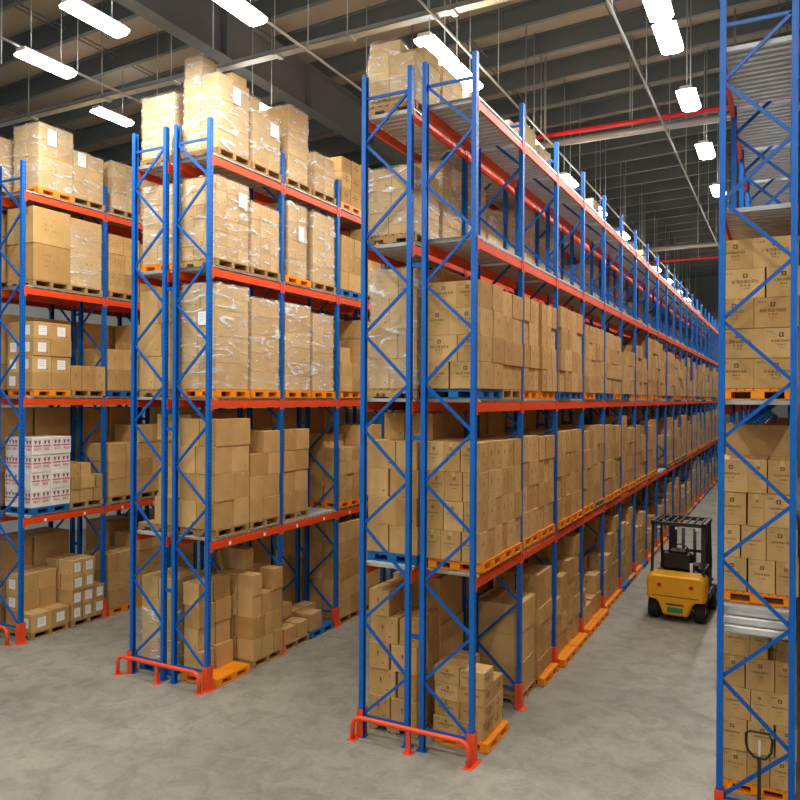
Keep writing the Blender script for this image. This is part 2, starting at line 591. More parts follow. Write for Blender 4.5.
# end-of-rack tube guards
def rack_guard(xa, xb, y, label):
    root = thing('rack_guard', label, 'guard rail', ((xa + xb) / 2, y, 0), 0, 'orange end-of-rack guards')
    h, r, hw = .34, .035, (xb - xa) / 2
    pts = [(-hw, 0, .01), (-hw, 0, h - .14)] + [(px, 0, pz) for px, pz in ring(-hw + .14, h - .14, .14, pi, pi / 2, 6)[1:]]
    pts += [(px, 0, pz) for px, pz in ring(hw - .14, h - .14, .14, pi / 2, 0, 6)] + [(hw, 0, .01)]
    b = MB(); b.tube(pts, r, 12)
    one('rail', b, ['guard'], root)
    b = MB(); b.box(-.03, -.025, .01, .03, .025, h - .03)
    one('middle_post', b, ['guard'], root, (-.0, 0, 0))
    b = MB(); b.box(-.07, -.07, 0, .07, .07, .01)
    for k in (-.008, .008):
        pass
    for px in (-hw, 0, hw):
        one('foot_plate', b, ['guard'], root, (px, 0, 0))
for xa, xb, y, l in ((-5.72, -3.86, 9.6, 'orange tube guard at the foot of the long forklift aisle racks'),
                     (-10.86, -8.92, 9.84, 'orange tube guard in front of the rack with the empty orange pallet'),
                     (-15.9, -14.1, 9.92, 'orange tube guard at the foot of the white-carton rack'),
                     (-.74, 1.1, 9.6, 'orange tube guard at the foot of the pallet-truck rack')):
    rack_guard(xa, xb, y, l)

# ------------------------------------------------------------------ pallets
PLH = .14
def plastic_pallet_mb(d=.84, w=.90):
    b = MB()
    n = 9
    for k in range(n):
        x0 = -d / 2 + k * d / n
        b.box(x0 + .004, -w / 2, .112, x0 + d / n - .004, w / 2, PLH)
    b.box(-d / 2 + .004, -w / 2 + .004, .1, d / 2 - .004, w / 2 - .004, .118)
    bx = (.13, .15, .13); by = (.12, .16, .12)
    for i, cx in enumerate((-d / 2 + .065, 0, d / 2 - .065)):
        b.box(cx - bx[i] / 2, -w / 2, 0, cx + bx[i] / 2, w / 2, .018)
        for j, cy in enumerate((-w / 2 + .06, 0, w / 2 - .06)):
            b.box(cx - bx[i] / 2, cy - by[j] / 2, .018, cx + bx[i] / 2, cy + by[j] / 2, .1)
    for j, cy in enumerate((-w / 2 + .06, 0, w / 2 - .06)):
        b.box(-d / 2, cy - by[j] / 2, 0, d / 2, cy + by[j] / 2, .018)
    return b
PM = {c: plastic_pallet_mb().mesh('pallet', [c + '_pl']) for c in ('orange', 'blue')}
def wood_bits(d=.84, w=.90):
    out = []
    for k in range(7):
        cx = -d / 2 + .05 + k * (d - .1) / 6
        b = MB(); b.box(-.048, -w / 2, 0, .048, w / 2, .02)
        out.append(('deck_board', b, (cx, 0, .12)))
    for cy in (-w / 2 + .04, 0, w / 2 - .04):
        b = MB()
        for x0, x1, z0 in ((-d / 2, -d / 2 + .15, 0), (-d / 2 + .15, -d / 2 + .31, .05), (-d / 2 + .31, d / 2 - .31, 0), (d / 2 - .31, d / 2 - .15, .05), (d / 2 - .15, d / 2, 0)):
            b.box(x0, -.036, z0, x1, .036, .098)
        out.append(('stringer', b, (0, cy, .022)))
    for cx in (-d / 2 + .055, 0, d / 2 - .055):
        b = MB(); b.box(-.05, -w / 2, 0, .05, w / 2, .02)
        out.append(('bottom_board', b, (cx, 0, 0)))
    return out
WB = wood_bits()
WBM = [(n, b.mesh(n, ['wood']), l) for n, b, l in WB]
_b = MB()
for n, b, l in WB:
    _b.add(b, l)
WOODFAR = _b.mesh('pallet', ['wood'])
LEVN = ['floor level', 'first shelf', 'second shelf', 'third shelf', 'top shelf']
ORD = ['first', 'second', 'third', 'fourth', 'fifth', 'sixth', 'seventh', 'eighth', 'ninth', 'tenth', 'eleventh', 'twelfth', 'thirteenth', 'fourteenth', 'fifteenth',
       'sixteenth', 'seventeenth', 'eighteenth', 'nineteenth', 'twentieth'] + [a + '-' + b for a in ('twenty', 'thirty', 'forty') for b in ('first', 'second', 'third', 'fourth', 'fifth', 'sixth', 'seventh', 'eighth', 'ninth', 'tieth')]
def place_pallet(kind, x, y, z, where):
    nm = {'orange': 'orange plastic pallet', 'blue': 'blue plastic pallet', 'wood': 'bare wooden pallet'}[kind]
    lab = nm + ', ' + where
    gp = 'pallets on the racks'
    jy = RND.uniform(-.012, .012)
    if kind != 'wood':
        return tag(put('pallet', PM[kind], (x, y + jy, z)), lab, 'pallet', gp)
    if depth(x, y) > 16.5:
        return tag(put('pallet', WOODFAR, (x, y + jy, z)), lab, 'pallet', gp)
    t = thing('pallet', lab, 'pallet', (x, y + jy, z), 0, gp)
    for n, me, l in WBM:
        put(n, me, l, 0, t)
    return t

# ------------------------------------------------------------------ cartons
def glyph(b, P, u, v, s, mat, rnd, rich=True):
    """a small printed character made of strokes, P maps (u, v) to a point on the face"""
    if not rich:
        b.quad([P(u - s * .4, v - s * .4), P(u + s * .4, v - s * .4), P(u + s * .4, v + s * .4), P(u - s * .4, v + s * .4)], mat)
        return
    th = s * .13
    for q in (rnd.uniform(-.4, -.25), rnd.uniform(-.05, .1), .4):
        if rnd.random() < .85:
            b.quad([P(u - s * .42, v + q * s - th / 2), P(u + s * .42, v + q * s - th / 2), P(u + s * .42, v + q * s + th / 2), P(u - s * .42, v + q * s + th / 2)], mat)
    for q in rnd.sample((-.36, 0, .36), 2):
        b.quad([P(u + q * s - th / 2, v - s * .45), P(u + q * s + th / 2, v - s * .45), P(u + q * s + th / 2, v + s * .45), P(u + q * s - th / 2, v + s * .45)], mat)

def prints(b, fw, fh, P, look, rnd, rich):
    def rect(u0, v0, u1, v1, m=2):
        b.quad([P(u0, v0), P(u1, v0), P(u1, v1), P(u0, v1)], m)
    if look == 'print':
        s = min(fw, fh)
        k = .05 * s / .4 + .008
        cu = rnd.uniform(-.08, .08) * fw
        # square mark with a lighter centre, heading, two lines of text
        for (a, c, d, e) in ((-k / 2, -k / 2, k / 2, -k / 4), (-k / 2, k / 4, k / 2, k / 2), (-k / 2, -k / 4, -k / 5, k / 4), (k / 5, -k / 4, k / 2, k / 4)):
            rect(cu + a, fh * .27 + c, cu + d, fh * .27 + e)
        g = min(fw * .085, .05)
        if rich:
            for q in range(-3, 4):
                glyph(b, P, cu + q * g * 1.02, fh * .07, g * .95, 2, rnd)
            for q in range(-1, 2):
                glyph(b, P, cu + q * g, -fh * .06, g * .7, 2, rnd)
            for q in range(-1, 2):
                glyph(b, P, cu + q * g * .8, -fh * .17, g * .45, 2, rnd)
            for q in range(3):
                glyph(b, P, -fw * .38 + q * g * .8, fh * .36, g * .55, 2, rnd)
        else:
            rect(cu - 3 * g, fh * .05, cu + 3 * g, fh * .1)
            rect(cu - 1.4 * g, -fh * .08, cu + 1.4 * g, -fh * .04)
    elif look == 'spot':
        for u, v, a, c in ((-.05, .12, .012, .022), (-.05, .02, .009, .009), (.2, -.25, .014, .01)):
            rect(u * fw - a, v * fh - c, u * fw + a, v * fh + c)
        if rnd.random() < .5:
            rect(.3 * fw - .008, .3 * fh - .012, .3 * fw + .008, .3 * fh + .012)
    elif look == 'big':
        for (v, n) in ((.2, 5), (.05, 3), (-.1, 4)):
            for q in range(n):
                if rich and rnd.random() < .8:
                    glyph(b, P, (q - n / 2 + rnd.uniform(-.3, .3)) * .09, v * fh, .035, 2, rnd)
    elif look == 'white':
        for cu in ((-.24 * fw, .24 * fw) if fw > .3 else (0,)):
            if rnd.random() < .14:
                continue
            g = min(fw * .2, .085)
            for q in (-.55, .55):                  # paired leaf-like marks
                for d in (-1, 0, 1):
                    u0 = cu + q * g
                    b.quad([P(u0 - .006, fh * .1), P(u0 + .006, fh * .1), P(u0 + d * g * .3 + .009, fh * .34), P(u0 + d * g * .3 - .009, fh * .34)], 4)
                rect(u0 - g * .35, fh * .2, u0 + g * .35, fh * .22, 4)
            rect(cu - g * 1.25, fh * .0, cu + g * 1.2, fh * .055, 3)
            for q in range(-2, 3):
                rect(cu + q * g * .45 - g * .17, -fh * .035, cu + q * g * .45 + g * .17, -fh * .012, 3)
            for q in (-.8, 0, .8):
                glyph(b, P, cu + q * g * .75, -fh * .17, g * .62, 3, rnd)
    elif look == 'plain':
        if rnd.random() < .45:
            rect(fw * .25, -fh * .3, fw * .25 + .03, -fh * .3 + .02)

def carton_mb(sx, sy, sz, look, rich=True, seed=0):
    """origin at the base centre; slots: 0 body, 1 tape, 2 ink, 3 red ink, 4 plum ink, 5 flap gap"""
    rnd = random.Random(seed)
    b = MB()
    hx, hy = sx / 2, sy / 2
    b.box(-hx, -hy, 0, hx, hy, sz, 0, .006 if rich else 0)
    e = .0012
    tw = .024
    if sx >= sy:                                   # tape along the long way, over the top and down the ends
        b.quad([(-hx + .006, -tw, sz + e), (hx - .006, -tw, sz + e), (hx - .006, tw, sz + e), (-hx + .006, tw, sz + e)], 1)
        for s in (-1, 1):
            x = s * (hx + e)
            b.quad([(x, -tw, sz - .07), (x, tw, sz - .07), (x, tw, sz - .006), (x, -tw, sz - .006)], 1)
    else:
        b.quad([(-tw, -hy + .006, sz + e), (tw, -hy + .006, sz + e), (tw, hy - .006, sz + e), (-tw, hy - .006, sz + e)], 1)
        for s in (-1, 1):
            y = s * (hy + e)
            b.quad([(-tw, y, sz - .07), (tw, y, sz - .07), (tw, y, sz - .006), (-tw, y, sz - .006)], 1)
    sides = [('y', -1), ('x', 1)] + ([('x', -1)] if rich else [])
    for ax, s in sides:
        if ax == 'y':
            P = lambda u, v, s=s: (-s * u, s * (hy + .0016), sz / 2 + v)
            prints(b, sx, sz, P, 'print' if look == 'printspot' else look, rnd, rich)
        else:
            P = lambda u, v, s=s: (s * (hx + .0016), s * u, sz / 2 + v)
            prints(b, sy, sz, P, 'spot' if look == 'printspot' else look, rnd, rich)
    return b
CMATS = lambda look: ['white' if look == 'white' else 'card', 'tape', 'ink', 'red_ink', 'plum_ink', 'seam']
CACHE = {}
def carton_mesh(sx, sy, sz, look, wrap=False):
    q = lambda v: round(v / .01) * .01
    key = (q(sx), q(sy), round(sz, 3), look, wrap, RND.randrange(3) if look != 'plain' else RND.randrange(2))
    if key not in CACHE:
        mats = CMATS(look)
        if wrap:
            mats[0] = 'cardwrap'
        CACHE[key] = carton_mb(key[0], key[1], sz, look, True, hash(key[:3]) % 1000 + key[5]).mesh('carton', mats)
    return CACHE[key]

def sheet_mesh(w, h):
    b = MB()
    b.quad([(0, -w / 2, -h / 2), (0, w / 2, -h / 2), (0, w / 2, h / 2), (0, -w / 2, h / 2)], 0)
    rnd = random.Random(5)
    for k in range(3):
        v = h * (.3 - .22 * k)
        b.quad([(.001, -w * .35, v), (.001, w * rnd.uniform(0, .35), v), (.001, w * .3, v + h * .04), (.001, -w * .35, v + h * .04)], 1)
    return b.mesh('label_sheet', ['paper', 'grey_ink'], fix=False)
SHEET = {}
def sheet(w, h):
    key = (round(w, 2), round(h, 2))
    if key not in SHEET:
        SHEET[key] = sheet_mesh(*key)
    return SHEET[key]

CART = []      # every loose carton: dict(x, y, z, s, rz, look, vis, label, sheets)
YW = {1: [''], 2: ['front', 'rear'], 3: ['front', 'middle', 'rear'], 4: ['front', 'second', 'third', 'rear'], 5: ['front', 'second', 'third', 'fourth', 'rear']}
TW = {1: ['only tier'], 2: ['bottom tier', 'top tier'], 3: ['bottom tier', 'middle tier', 'top tier'], 4: ['bottom tier', 'second tier', 'third tier', 'top tier'],
      5: ['bottom tier', 'second tier', 'third tier', 'fourth tier', 'top tier'], 6: ['bottom tier', 'second tier', 'third tier', 'fourth tier', 'fifth tier', 'top tier']}
LOOKN = {'plain': 'plain brown', 'print': 'printed brown', 'printspot': 'printed brown', 'spot': 'brown', 'big': 'large brown', 'white': 'white red-printed'}

def splits(n, jit, alt=None):
    if n == 1:
        return [0, 1]
    if alt is not None and n == 2:
        return [0, alt, 1]
    return [0] + [(k + RND.uniform(-jit, jit)) / n for k in range(1, n)] + [1]

def where(r, bay, slot, lev):
    return f'{ORD[bay * 2 + slot]} pallet on {LEVN[lev]}, {r.short}' if lev else f'{ORD[bay * 2 + slot]} pallet at floor level, {r.short}'

def base_of(r, bay, slot, lev, dy=0, dx=0):
    yc = r.y0 + bay * PITCH + (.55 if slot == 0 else 1.51) + dy
    return r.xc + r.side * dx, yc, LEVELS[lev] + .002

def cartons(r, bay, slot, lev, pal, nx, ny, tiers, h, look='plain', keep=None, alt=False, d=.85, w=.92, dy=0, dx=0, jit=.12, sheets=(), top_jit=0.0, rot=.016, show_front=False, gap=.009, push=.012, pdx=0):
    x, y, z = base_of(r, bay, slot, lev, dy, dx)
    wh = where(r, bay, slot, lev)
    if pal:
        place_pallet(pal, x + pdx, y, z, wh)
        z += PLH + .002
    xs_w = {1: [''], 2: ['inner', 'aisle'], 3: ['inner', 'centre', 'aisle']}[nx]
    if r.side < 0:
        xs_w = xs_w[::-1]
    for t in range(tiers):
        sx_ = splits(nx, jit, ((.58 if t % 2 else .44) if alt else None))
        ox, oy = RND.uniform(-.01, .01), RND.uniform(-.012, .012)
        for i in range(nx):
            sy_ = splits(ny, jit)
            for j in range(ny):
                if keep and not keep(t, i, j):
                    continue
                a, b_ = sx_[i] * d - d / 2, sx_[i + 1] * d - d / 2
                c, e = sy_[j] * w - w / 2, sy_[j + 1] * w - w / 2
                sx, sy = b_ - a - gap, e - c - gap
                above = t == tiers - 1 or (keep and not keep(t + 1, i, j))
                aisle = (i == nx - 1) if r.side > 0 else (i == 0)
                front = j == 0 and (bay == 0 and slot == 0 or show_front) or (keep and j > 0 and not keep(t, i, j - 1))
                if r.side < 0:
                    aisle = False
                vis = aisle or front or (above and LEVELS[lev] + t * h < 4.0)
                pos = (YW[ny][j] + ' ' + xs_w[i]).strip() + (' corner' if nx > 1 and ny > 1 else ' part' if nx > 1 or ny > 1 else 'whole width')
                rz = RND.uniform(-rot, rot) * (0.5 if gap < .01 else 1)
                mg = abs(rz) * max(sx, sy) * .5
                CART.append(dict(x=x + (a + b_) / 2 + ox + RND.uniform(-push, push), y=y + (c + e) / 2 + oy, z=z + t * (h + .001), s=(sx - mg, sy - mg, h), rz=rz, look=look, vis=vis, front=front,
                                 sheets=[q for q in sheets if q in ('y' if front else '', 'x' if aisle else '')] if RND.random() < .85 else [],
                                 label=f'{LOOKN[look]} carton, {TW[tiers][t]}, {pos}, {wh}'))

# ------------------------------------------------------------------ stretch-wrapped loads
def film_mesh(d, w, h, seed, slump=0.0, over=.03):
    rnd = random.Random(seed)
    n, m = 14, 18
    b = MB()
    per = []
    for k in range(n): per.append((-d / 2 + d * k / n, -w / 2, 0, -1))
    for k in range(n): per.append((d / 2, -w / 2 + w * k / n, 1, 0))
    for k in range(n): per.append((d / 2 - d * k / n, w / 2, 0, 1))
    for k in range(n): per.append((-d / 2, w / 2 - w * k / n, -1, 0))
    N = len(per)
    ph = [rnd.uniform(0, 6.28) for _ in range(6)]
    top = [h + over * (0.4 + .6 * rnd.random()) for _ in range(N)]
    for i in range(m + 1):
        f = i / m
        for k, (x, y, nx, ny) in enumerate(per):
            z = .01 + f * (top[k] - .01)
            o = .012 + .006 * sin(z * 23 + k * .55 + ph[0]) + .006 * sin(z * 11 - k * .8 + ph[1]) + rnd.uniform(-.003, .004)
            if k % n == 0:
                o *= .8
                nx, ny = (1 if x > 0 else -1) * .8, (1 if y > 0 else -1) * .8
            tz = max(0, f - .94) / .06 * .03
            b.v.append((x + nx * (o - tz * .3), y + ny * (o - tz * .3), z))
    for i in range(m):
        for k in range(N):
            k2 = (k + 1) % N
            b.face((i * N + k, i * N + k2, (i + 1) * N + k2, (i + 1) * N + k), 0, True)
    base = len(b.v)                                 # loose film folded over the top edge
    for k, (x, y, nx, ny) in enumerate(per):
        q = .86 + rnd.uniform(-.04, .04)
        b.v.append((x * q, y * q, h + .012 + rnd.uniform(0, .02)))
    for k in range(N):
        k2 = (k + 1) % N
        b.face((m * N + k, m * N + k2, base + k2, base + k), 0, True)
    return b.mesh('stretch_film', ['film'], fix=False)

WN = [0]
FARFILM = {}
def wrapped(r, bay, slot, lev, pal, nx, ny, tiers, h, look='plain', d=.85, w=.90, dy=0, dx=0, extra=None, labels=(), desc='clear film-wrapped carton load', alt=False, film_h=None, jit=.1, film=True):
    """carton stack bound with film: one thing; the pallet under it is another"""
    x, y, z = base_of(r, bay, slot, lev, dy, dx)
    wh = where(r, bay, slot, lev)
    if pal:
        place_pallet(pal, x, y, z, wh)
        z += PLH + .002
    WN[0] += 1
    t = thing('wrapped_load', f'{desc}, {wh}', 'wrapped pallet load', (x, y, z), 0, 'film-wrapped loads')
    dd, ww = d - .05, w - .05
    far = depth(x, y) > 19
    for q in range(tiers):
        sx_ = splits(nx, jit, ((.6 if q % 2 else .42) if alt else None))
        for i in range(nx):
            sy_ = splits(ny, jit)
            for j in range(ny):
                if 0 < i < nx - 1 and 0 < j < ny - 1 and q < tiers - 1:
                    continue
                a, b_ = sx_[i] * dd - dd / 2, sx_[i + 1] * dd - dd / 2
                c, e = sy_[j] * ww - ww / 2, sy_[j + 1] * ww - ww / 2
                put('carton', carton_mesh(b_ - a - .008, e - c - .008, h, look, True), ((a + b_) / 2, (c + e) / 2, q * (h + .001)), 0, t)
    H = tiers * (h + .001)
    top = H
    for (fx, fy, sx, sy, sz, rz) in (extra or ()):  # loose cartons of the same load on top
        put('carton', carton_mesh(sx, sy, sz, look, True), (fx, fy, H + .001), rz, t)
        top = max(top, H + sz)
    if film:
        fh = film_h or H
        key = (round(dd, 2), round(ww, 2), round(fh, 2), WN[0] % 4 if far else WN[0])
        if key not in FARFILM:
            FARFILM[key] = film_mesh(dd + .004, ww + .004, fh, WN[0])
        put('stretch_film', FARFILM[key], (0, 0, 0), 0, t, label='clear wrinkled stretch film')
        if extra and top > H and film_h is None:
            fx, fy, sx, sy, sz, rz = extra[0]
            put('stretch_film', film_mesh(sx + .01, sy + .01, sz, WN[0] + 7, over=.05), (fx, fy, H + .001), rz, t, label='clear wrinkled stretch film')
    for (side, u, v, lw, lh) in labels:
        if side == 'x':
            put('label_sheet', sheet(lw, lh), (dd / 2 + .022, u, v), 0, t, label='white paper label')
        else:
            put('label_sheet', sheet(lw, lh), (u, -ww / 2 - .022, v), -pi / 2, t, label='white paper label')
    return t

# ================================================================== stock on the racks
# --- rack with the white cartons (A)
wrapped(RA, 0, 0, 4, 'orange', 2, 2, 4, .34, dy=.22, labels=[('x', -.12, 1.1, .22, .34)], desc='film-wrapped carton load on orange pallet')
wrapped(RA, 0, 1, 4, 'wood', 2, 2, 3, .34, w=.86, dy=.1, labels=[('x', -.2, .85, .22, .3)], desc='low film-wrapped carton load')
wrapped(RA, 1, 0, 4, 'wood', 2, 2, 3, .36, w=.84, dy=.06, desc='low film-wrapped carton load')
wrapped(RA, 1, 1, 4, 'wood', 2, 2, 3, .38, w=.86, desc='low film-wrapped carton load')
cartons(RA, 0, 0, 3, 'wood', 1, 1, 2, .76, 'big', dy=.12)
wrapped(RA, 0, 1, 3, 'wood', 1, 1, 2, .74, 'big', dy=.05, desc='two large cartons wrapped in film', film_h=1.3)
cartons(RA, 1, 0, 3, 'wood', 1, 2, 3, .44, 'big', dy=.03)
cartons(RA, 1, 1, 3, 'wood', 1, 2, 3, .42, 'plain')
cartons(RA, 0, 0, 2, 'orange', 2, 2, 4, .355, 'plain', dy=.14, sheets=('x', 'y'), w=.94)
cartons(RA, 0, 1, 2, 'wood', 1, 3, 1, .54, 'spot', dy=.12)
cartons(RA, 1, 0, 2, 'blue', 1, 2, 2, .48, 'spot', dy=.0)
cartons(RA, 1, 1, 2, 'wood', 2, 2, 4, .4, 'plain')
cartons(RA, 0, 0, 1, 'blue', 2, 2, 4, .365, 'white', dy=.12, w=.96, jit=.02)
cartons(RA, 0, 1, 1, 'wood', 2, 3, 3, .28, 'plain', dy=.1, keep=lambda t, i, j: t < 2 or j < 2, jit=.2, rot=.05, gap=.03)
cartons(RA, 1, 0, 1, 'wood', 1, 2, 3, .41, 'plain', dy=.05)
cartons(RA, 1, 1, 1, 'wood', 1, 2, 4, .41, 'plain')
cartons(RA, 0, 0, 0, 'wood', 2, 2, 3, .38, 'plain', dy=.12, dx=.02, keep=lambda t, i, j: t < 1 or (i == 0), sheets=('x', 'y'))
cartons(RA, 0, 1, 0, 'wood', 2, 3, 4, .33, 'plain', dy=.12, dx=.04, keep=lambda t, i, j: t < 2 or j < 2 or (t < 2), sheets=('x',), jit=.15, rot=.04, gap=.02)
cartons(RA, 1, 0, 0, 'orange', 2, 3, 3, .42, 'plain', dy=.08)
cartons(RA, 1, 1, 0, 'orange', 2, 2, 4, .4, 'plain')
for bay in (0, 1, 2):
    for sl in (0, 1):
        for lev, hh in ((0, .7), (1, .74), (2, .58), (3, .52)):
            if (bay, sl, lev) in ((1, 0, 0), (2, 0, 1)):
                continue
            cartons(RA2, bay, sl, lev, 'orange' if lev > 1 and sl else 'wood' if lev else None, 1, 1, 3, hh * .93, 'plain')
        if bay < 2:
            wrapped(RA2, bay, sl, 4, 'wood', 2, 2, 3, .38, desc='film-wrapped carton load')

# --- middle rack (B)
wrapped(RB, 0, 0, 4, 'wood', 2, 2, 3, .44, 'plain', dy=.06, extra=[(-.2, -.2, .38, .42, .36, .05), (.16, .2, .4, .38, .16, -.06)], labels=[('x', .05, 1.05, .2, .3)], desc='tall film-wrapped load with loose carton on top')
wrapped(RB, 0, 1, 4, 'wood', 2, 2, 3, .32, 'plain', dy=.05, extra=[(-.05, -.22, .6, .4, .34, .03)], labels=[('x', .22, .78, .26, .26)], desc='stepped film-wrapped load')
wrapped(RB, 1, 0, 4, 'wood', 1, 1, 3, .49, 'plain', w=.74, dy=-.02, desc='tall narrow film-wrapped load')
wrapped(RB, 1, 1, 4, 'wood', 1, 2, 2, .4, 'plain', w=.82, desc='short film-wrapped load')
cartons(RB, 2, 0, 4, 'orange', 1, 2, 3, .34, 'print', w=.84)
cartons(RB, 2, 1, 4, 'wood', 1, 2, 3, .36, 'plain')
wrapped(RB, 0, 0, 3, 'wood', 3, 3, 6, .24, 'plain', dy=.04, w=.94, labels=[('x', .25, 1.15, .24, .26)], desc='film-wrapped load of many small cartons')
wrapped(RB, 0, 1, 3, 'wood', 2, 3, 4, .3, 'plain', dy=.04, desc='film-wrapped load of small cartons')
wrapped(RB, 1, 0, 3, 'orange', 1, 2, 4, .37, 'plain', w=.7, dy=-.02, labels=[('x', .1, .9, .2, .3)], desc='narrow film-wrapped load on orange pallet')
wrapped(RB, 1, 1, 3, 'wood', 1, 2, 4, .37, 'plain', w=.88, desc='film-wrapped load of brown cartons')
cartons(RB, 2, 0, 3, 'blue', 1, 3, 3, .4, 'plain', w=.88)
cartons(RB, 2, 1, 3, 'wood', 2, 2, 4, .38, 'plain')
wrapped(RB, 0, 0, 2, 'orange', 2, 1, 4, .465, 'plain', dy=.05, w=.95, labels=[('y', .1, 1.25, .18, .24)], desc='tall film-wrapped load of large cartons')
wrapped(RB, 0, 1, 2, 'orange', 1, 1, 5, .345, 'plain', dy=.06, desc='film-wrapped load of flat cartons')
wrapped(RB, 1, 0, 2, 'orange', 1, 1, 6, .29, 'plain', dy=.02, w=.94, desc='film-wrapped load of flat cartons')
wrapped(RB, 1, 1, 2, 'orange', 1, 2, 4, .41, 'plain', dy=0, w=.84, desc='film-wrapped load of brown cartons')
cartons(RB, 2, 0, 2, 'orange', 2, 2, 3, .33, 'plain', w=.86, keep=lambda t, i, j: t < 2 or i == 0 or j == 0)
cartons(RB, 2, 1, 2, 'wood', 2, 2, 4, .42, 'plain')
cartons(RB, 0, 0, 1, 'wood', 2, 2, 4, .485, 'plain', dy=.05, w=.95, sheets=())
cartons(RB, 0, 1, 1, 'wood', 2, 2, 4, .42, 'plain', dy=.05, keep=lambda t, i, j: t < 3 or j == 1 or i == 0, jit=.2)
cartons(RB, 1, 0, 1, 'wood', 2, 2, 4, .42, 'plain', w=.86, dx=-.04)
cartons(RB, 2, 0, 1, 'orange', 2, 3, 5, .3, 'plain', w=.86, keep=lambda t, i, j: t < 4 or i == 0, rot=.03, gap=.02)
cartons(RB, 2, 1, 1, 'wood', 2, 2, 4, .42, 'plain')
cartons(RB, 0, 0, 0, 'orange', 2, 2, 4, .4, 'plain', dy=.06, dx=.06, keep=lambda t, i, j: i == 0 or (j == 1 and t == 0 and False), rot=.1, gap=.05)
cartons(RB, 0, 1, 0, 'wood', 2, 3, 5, .4, 'plain', dy=.1, dx=.04, keep=lambda t, i, j: t < 3 or (t == 3 and not (i == 1 and j == 1)) or (t == 4 and i == 0 and j == 1), rot=.03, gap=.016, show_front=True)
cartons(RB, 1, 0, 0, 'wood', 2, 2, 3, .3, 'plain', keep=lambda t, i, j: t < 1 or (i == 0 and (t < 2 or j == 0)), rot=.08, gap=.05, show_front=True)
cartons(RB, 1, 1, 0, 'blue', 2, 2, 2, .36, 'plain', keep=lambda t, i, j: t < 1 and j == 0 or i == 0 and t < 1, rot=.06, gap=.05, show_front=True)
cartons(RB, 2, 0, 0, 'wood', 2, 2, 5, .42, 'plain', w=.9)
cartons(RB, 2, 1, 0, 'wood', 2, 2, 4, .42, 'plain')
wrapped(RB2, 0, 0, 4, 'wood', 2, 1, 3, .38, 'plain', dy=.05, desc='pale film-wrapped load of cartons')
wrapped(RB2, 0, 0, 3, 'orange', 2, 1, 4, .36, 'plain', dy=.08, desc='film-wrapped load on orange pallet')
cartons(RB2, 0, 0, 2, 'wood', 2, 1, 3, .6, 'plain', dy=.06, jit=.3)
cartons(RB2, 0, 0, 1, 'wood', 2, 2, 4, .5, 'plain', dy=.06, keep=lambda t, i, j: j == 1 or t < 1 and i == 1)
wrapped(RB2, 0, 0, 0, 'blue', 2, 2, 4, .4, 'plain', dy=.1, film_h=1.0, jit=.2, desc='half-wrapped stack of brown cartons')
for bay in range(0, 4):
    for sl in (0, 1):
        if bay or sl:
            for lev in (0, 1, 2, 3):
                if (bay, sl, lev) in ((1, 1, 0), (0, 1, 0)):
                    continue
                cartons(RB2, bay, sl, lev, None, 1, 1, 3, (.7, .74, .6, .5)[lev], 'plain')

# --- forklift aisle rack, rear row (C2): front ends, and loads seen through the empty shelves
wrapped(RC2, 0, 0, 4, 'wood', 2, 2, 2, .36, 'plain', dy=-.01, w=.94, extra=[(-.14, -.14, .5, .5, .24, .04), (.24, .15, .32, .5, .2, -.05)], desc='bulky film-wrapped load with uneven top')
wrapped(RC2, 0, 0, 3, 'wood', 2, 2, 3, .33, 'plain', dy=-.01, w=.94, desc='film-wrapped load of brown cartons')
wrapped(RC2, 0, 0, 2, 'wood', 2, 2, 4, .45, 'plain', dy=.08, alt=True, desc='tall film-wrapped load of large cartons')
cartons(RC2, 0, 0, 1, 'blue', 2, 2, 5, .42, 'plain', dy=.1, alt=True, keep=lambda t, i, j: t < 4 or j == 1, show_front=True)
cartons(RC2, 0, 0, 0, 'wood', 2, 2, 5, .4, 'spot', dy=.16, alt=True, keep=lambda t, i, j: t < 4 or i == 0, rot=.05, gap=.03)
for bay in range(0, 21):
    for sl in (0, 1):
        if bay == 0 and sl == 0:
            continue
        if RND.random() < .1 and bay > 3:
            continue
        th = RND.choice((2, 3, 3, 4))
        if bay < 1: th = 3
        wrapped(RC2, bay, sl, 4, 'wood' if bay < 3 else None, 1, 2, th, RND.uniform(.28, .36), 'plain', w=RND.uniform(.8, .92), film=bay < 9, desc='film-wrapped carton load' if bay < 9 else 'small pale carton load')
        wrapped(RC2, bay, sl, 3, 'wood' if bay < 3 else None, 1, 2, RND.choice((3, 4)), RND.uniform(.33, .4), 'plain', w=RND.uniform(.8, .92), film=bay < 9, desc='film-wrapped carton load' if bay < 9 else 'small pale carton load')
for bay in range(0, 21):
    for sl in (0, 1):
        if bay or sl:
            for lev, hh in ((0, .74), (1, .76), (2, .68)):
                if RND.random() < .93:
                    cartons(RC2, bay, sl, lev, None, 1, 1, 3, hh, 'plain')

